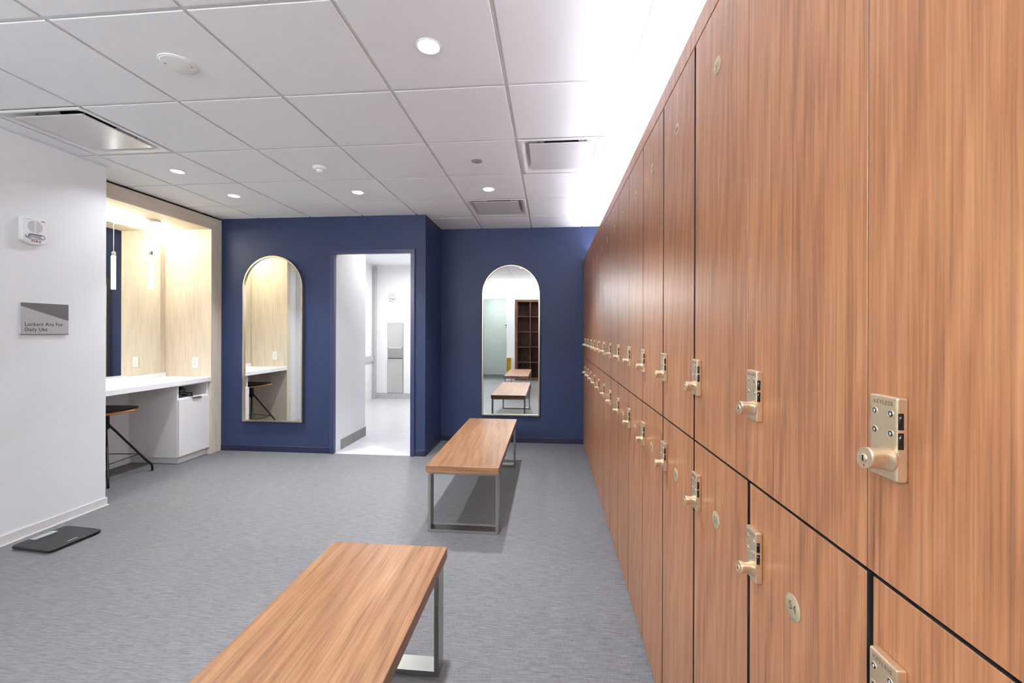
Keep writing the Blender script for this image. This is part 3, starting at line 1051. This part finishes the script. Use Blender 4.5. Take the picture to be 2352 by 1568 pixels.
# ------------------------------------------------------------------ ceiling fittings
TF = ZC - 0.006
def downlight(x, y, label, on=True, power=None, big=0.048):
    root = thing('downlight', label, 'ceiling light', (x, y, TF), group='recessed downlights')
    r = big
    MB().lathe([(r + 0.008, -0.0002), (r + 0.008, -0.003), (r + 0.002, -0.004), (r, -0.002), (r, -0.0002)], 36, 'Z').build('trim_ring', 'white_plastic', root)
    MB().lathe([(0, -0.0012), (r - 0.0006, -0.0012), (r - 0.0006, -0.0004), (0, -0.0004)], 36, 'Z').build('lens', 'lamp_on' if on else 'lamp_dim', root)
    if power:
        lamp('downlight_lamp', 'AREA', (x, y, TF - 0.006), power, (0.94, 0.98, 1.03), 2 * r, spread=R(95 if on else 140))
    return root
downlight(-0.54, 1.815, 'bright round downlight nearest the camera, in the ceiling row by the lockers', True, P_DOWN * 1.45)
downlight(-2.962, 3.075, 'dim round downlight left, next to the open ceiling diffuser', False, P_DOWN * 0.45)
downlight(-2.962, 3.672, 'small bright downlight near the pale wood portal', True, P_DOWN * 1.25)
downlight(-1.75, 3.672, 'bright downlight in front of the doorway', True, P_DOWN * 1.1)
downlight(-0.545, 3.685, 'bright downlight over the far bench, beside the far diffuser', True, P_DOWN * 1.6)
# unseen fittings added behind the camera to brighten ceiling and walls
downlight(-0.54, -0.02, 'added round downlight, unseen behind the camera near the lockers', True, P_DOWN * 0.4)
downlight(-1.75, -0.02, 'added round downlight, unseen behind the camera in mid room', True, P_DOWN * 0.55)
downlight(-2.962, -0.02, 'added round downlight, unseen behind the camera by the left wall', True, P_DOWN * 0.8)

sp = thing('ceiling_speaker', 'large round white cover plate with two screws on an upper-left ceiling tile', 'cover plate', (-1.762, 1.832, TF))
MB().lathe([(0, -0.008), (0.066, -0.008), (0.074, -0.006), (0.076, -0.0002), (0, -0.0002)], 40, 'Z').build('cover', 'white_plastic', sp)
MB().lathe([(0.078, -0.0002), (0.078, -0.004), (0.0745, -0.0062), (0.0765, -0.0002)], 40, 'Z').build('rim', 'white_plastic', sp)
for s in (-1, 1):
    MB().lathe([(0, -0.0095), (0.004, -0.0095), (0.005, -0.0081), (0, -0.0081)], 12, 'Z', (s * 0.05, s * 0.02, 0)).build('screw', 'grey_plastic', sp)

sd = thing('smoke_detector', 'white domed smoke detector on the ceiling in mid room', 'smoke detector', (-1.778, 3.085, TF))
MB().lathe([(0, -0.022), (0.038, -0.021), (0.048, -0.014), (0.052, -0.004), (0.052, -0.0002), (0, -0.0002)], 36, 'Z').build('base', 'white_plastic', sd)
MB().lathe([(0, -0.046), (0.012, -0.045), (0.020, -0.038), (0.026, -0.0225), (0, -0.0225)], 28, 'Z').build('sensor_head', 'white_plastic', sd)
MB().lathe([(0, -0.0475), (0.006, -0.0475), (0.007, -0.046), (0, -0.046)], 16, 'Z').build('lens', 'chrome', sd)

sk = thing('sprinkler_cover', 'small grey round sprinkler cover between two bright downlights near lockers', 'sprinkler cover', (-0.542, 3.063, TF))
MB().lathe([(0, -0.006), (0.036, -0.006), (0.040, -0.004), (0.040, -0.002), (0, -0.002)], 32, 'Z').build('cover', 'grey_plastic', sk)
MB().lathe([(0.043, -0.0002), (0.043, -0.0015), (0.041, -0.0018), (0.041, -0.0002)], 32, 'Z').build('rim', 'white_plastic', sk)

def diffuser(i, j, label):
    x, y = GX + TP * (i + 0.5), GY + TQ * (j + 0.5)
    root = thing('air_diffuser', label, 'air diffuser', (x, y, ZC), group='square plaque air diffusers')
    h = TP / 2 - 0.0085
    N = 10
    def sq(hh, r, z):
        return [(px, py, z) for px, py in rrect(hh + 0.001, hh + 0.003, r, N)]
    rows = [sq(h, 0.001, -0.002), sq(h, 0.001, -0.006), sq(h - 0.028, 0.03, -0.006), sq(h - 0.04, 0.06, 0.004), sq(h - 0.07, 0.10, 0.045), sq(0.155, 0.15, 0.085), sq(0.13, 0.1299, 0.09)]
    pan = MB().loft(rows, smooth=True, cap=False).build('pan', 'white_plastic', root)
    MB().lathe([(0, 0.104), (0.135, 0.104), (0.135, 0.091), (0.128, 0.091), (0.128, 0.1), (0, 0.1)], 36, 'Z').build('neck', 'dark_gap', root)
    pl = MB().box(-0.222, 0.222, -0.222, 0.222, -0.004, 0.004, 0.0015, 1).build('plaque', 'gloss_white', root)
    for sx in (-1, 1):
        for sy in (-1, 1):
            b = MB().tube([(sx * 0.16, sy * 0.16, 0.0042), (sx * 0.16, sy * 0.16, 0.052)], 0.004, 8)
            b.build('hanger', 'steel', root)
    return root
plain('gloss_white', srgb(214, 214, 216), 0.2, 0, 0.005, 5)
diffuser(-2, 0, 'square air diffuser at the left wall with shiny hanging plate')
diffuser(3, 1, 'square air diffuser beside the glowing ceiling border over the lockers')
diffuser(2, 3, 'square air diffuser nearest the far navy wall')

# ------------------------------------------------------------------ washroom beyond the doorway
pdp = thing('towel_dispenser', 'tall recessed steel towel dispenser and bin on the wall beyond the doorway', 'towel dispenser', (-3.085, 8.15, 0.115))
MB().box(-0.166, 0.166, -0.006, -0.0005, 0.0, 1.405, 0.002, 1).build('frame', 'steel', pdp)
MB().box(-0.158, 0.158, -0.014, -0.0065, 0.92, 1.398, 0.003, 1).build('upper_door', 'bright_steel', pdp)
MB().box(-0.140, 0.140, -0.020, -0.0145, 0.895, 0.93, 0.003, 2).build('towel_slot', 'chrome', pdp)
MB().box(-0.145, 0.145, -0.008, -0.0065, 0.70, 0.89).build('recess', 'steel', pdp)
MB().box(-0.145, 0.145, -0.0225, -0.0068, 0.6905, 0.702).build('bin_lip', 'dark_gap', pdp)
bn = MB().box(-0.158, 0.158, -0.022, -0.0065, 0.008, 0.69, 0.004, 2).build('waste_bin', 'bright_steel', pdp)
MB().lathe([(0, -0.026), (0.008, -0.026), (0.008, -0.0222), (0, -0.0222)], 14, 'Y', (-0.13, 0, 0.42)).build('bin_lock', 'chrome', bn)
mp = MB().box(-3.539, -3.528, 6.4, 8.03, 0.862, 2.56, 0.002, 1).build('wall_panel', 'marble')
tag(mp, 'tall glossy marble panel at the far left through the doorway', 'wall panel')
for x, y in ((-1.95, 5.3), (-2.3, 7.0)):
    dl = thing('downlight', 'round downlight in the corridor beyond the doorway' if y < 6 else 'round downlight over the washroom floor beyond the corridor', 'ceiling light', (x, y, ZC + 0.05), group='recessed downlights')
    MB().lathe([(0.088, 0.0), (0.088, -0.003), (0.081, -0.004), (0.08, 0.0)], 32, 'Z').build('trim_ring', 'white_plastic', dl)
    MB().lathe([(0, -0.0012), (0.0794, -0.0012), (0.0794, -0.0002), (0, -0.0002)], 32, 'Z').build('lens', 'lamp_on', dl)

# ------------------------------------------------------------------ reflected rear of the room
cu = thing('cubby_shelf', 'dark wood cubby shelving reflected in the far arched mirror', 'shelving', (-0.955, YREAR - 0.46, 0))
Wc, Dc = 1.11, 0.47
b = MB().box(0, Wc, 0, Dc, 0.0, 0.07).box(0, Wc, 0, Dc, 2.185, 2.25)
b.box(0, 0.07, 0, Dc, 0.07, 2.185).box(Wc - 0.05, Wc, 0, Dc, 0.07, 2.185).box(0.07, Wc - 0.05, 0, 0.012, 0.07, 2.185)
b.build('carcass', 'shelf_wood', cu)
for x in (0.41, 0.76):
    MB().box(x, x + 0.025, 0.013, Dc - 0.002, 0.071, 2.184).build('divider', 'shelf_wood', cu)
for k in range(1, 5):
    z = 0.07 + k * 0.423
    for xa, xb in ((0.0705, 0.4095), (0.4355, 0.7595), (0.7855, Wc - 0.0505)):
        MB().box(xa, xb, 0.013, Dc - 0.002, z, z + 0.02).build('shelf', 'shelf_wood', cu)
gp = MB().box(OX1 + 0.05, OX1 + 0.19, YREAR - 1.498, YREAR - 0.102, 0, ZC + 0.05)
struct('wall_side', gp, 'green_paint')
hk = thing('coat_shelf', 'small wood shelf on the pale green wall in the mirror', 'shelf', (OX1 + 0.05, YREAR - 0.9, 1.5))
MB().box(-0.16, -0.0005, -0.25, 0.25, 0.03, 0.06).build('board', 'shelf_wood', hk)
MB().box(-0.14, -0.0005, -0.25, 0.25, -0.04, -0.012).build('rail', 'shelf_wood', hk)
MB().box(-0.02, -0.0005, -0.25, 0.25, -0.012, 0.03).build('back_rail', 'shelf_wood', hk)
gb = thing('gold_holder', 'gold wall holder low on the rear wall in the mirror', 'wall holder', (-1.12, YREAR, 0.25))
b = MB().box(-0.06, 0.06, 0.0005, 0.012, 0, 0.38).box(-0.06, -0.05, 0.012, 0.09, 0, 0.38).box(0.05, 0.06, 0.012, 0.09, 0, 0.38)
b.box(-0.05, 0.05, 0.012, 0.09, 0, 0.012).box(-0.05, 0.05, 0.012, 0.09, 0.368, 0.38).build('holder_box', 'gold', gb)
ex = thing('exit_sign', 'red exit sign under the rear ceiling in the mirror', 'exit sign', (-1.83, YREAR + 0.03, 2.50))
MB().box(-0.15, 0.15, -0.02, 0.02, -0.09, 0.09, 0.003, 1).build('housing', 'white_plastic', ex)
text_mesh('exit_lettering', 'EXIT', 0.14, 'exit_glow', ((0, 0.0206, 0), (-1, 0, 0), (0, 0, 1)), ex, 0.0004)

for ux in (-3.0, -2.3):  # added uplights, out of view, to lift ceiling and wall brightness
    up = thing('fill_uplight', 'added white fill uplight on the rear wall, unseen behind the camera', 'added fill light', (ux, YREAR, 2.02), group='added rear fill uplights')
    MB().box(-0.16, 0.16, 0.0005, 0.16, 0, 0.012).box(-0.16, 0.16, 0.148, 0.16, 0.012, 0.09).box(-0.16, -0.148, 0.0005, 0.148, 0.012, 0.09).box(0.148, 0.16, 0.0005, 0.148, 0.012, 0.09).box(-0.148, 0.148, 0.0005, 0.01, 0.012, 0.09).build('shade', 'white_plastic', up)
    MB().box(-0.14, 0.14, 0.02, 0.14, 0.0125, 0.07).build('diffuser', 'cove_glow', up)
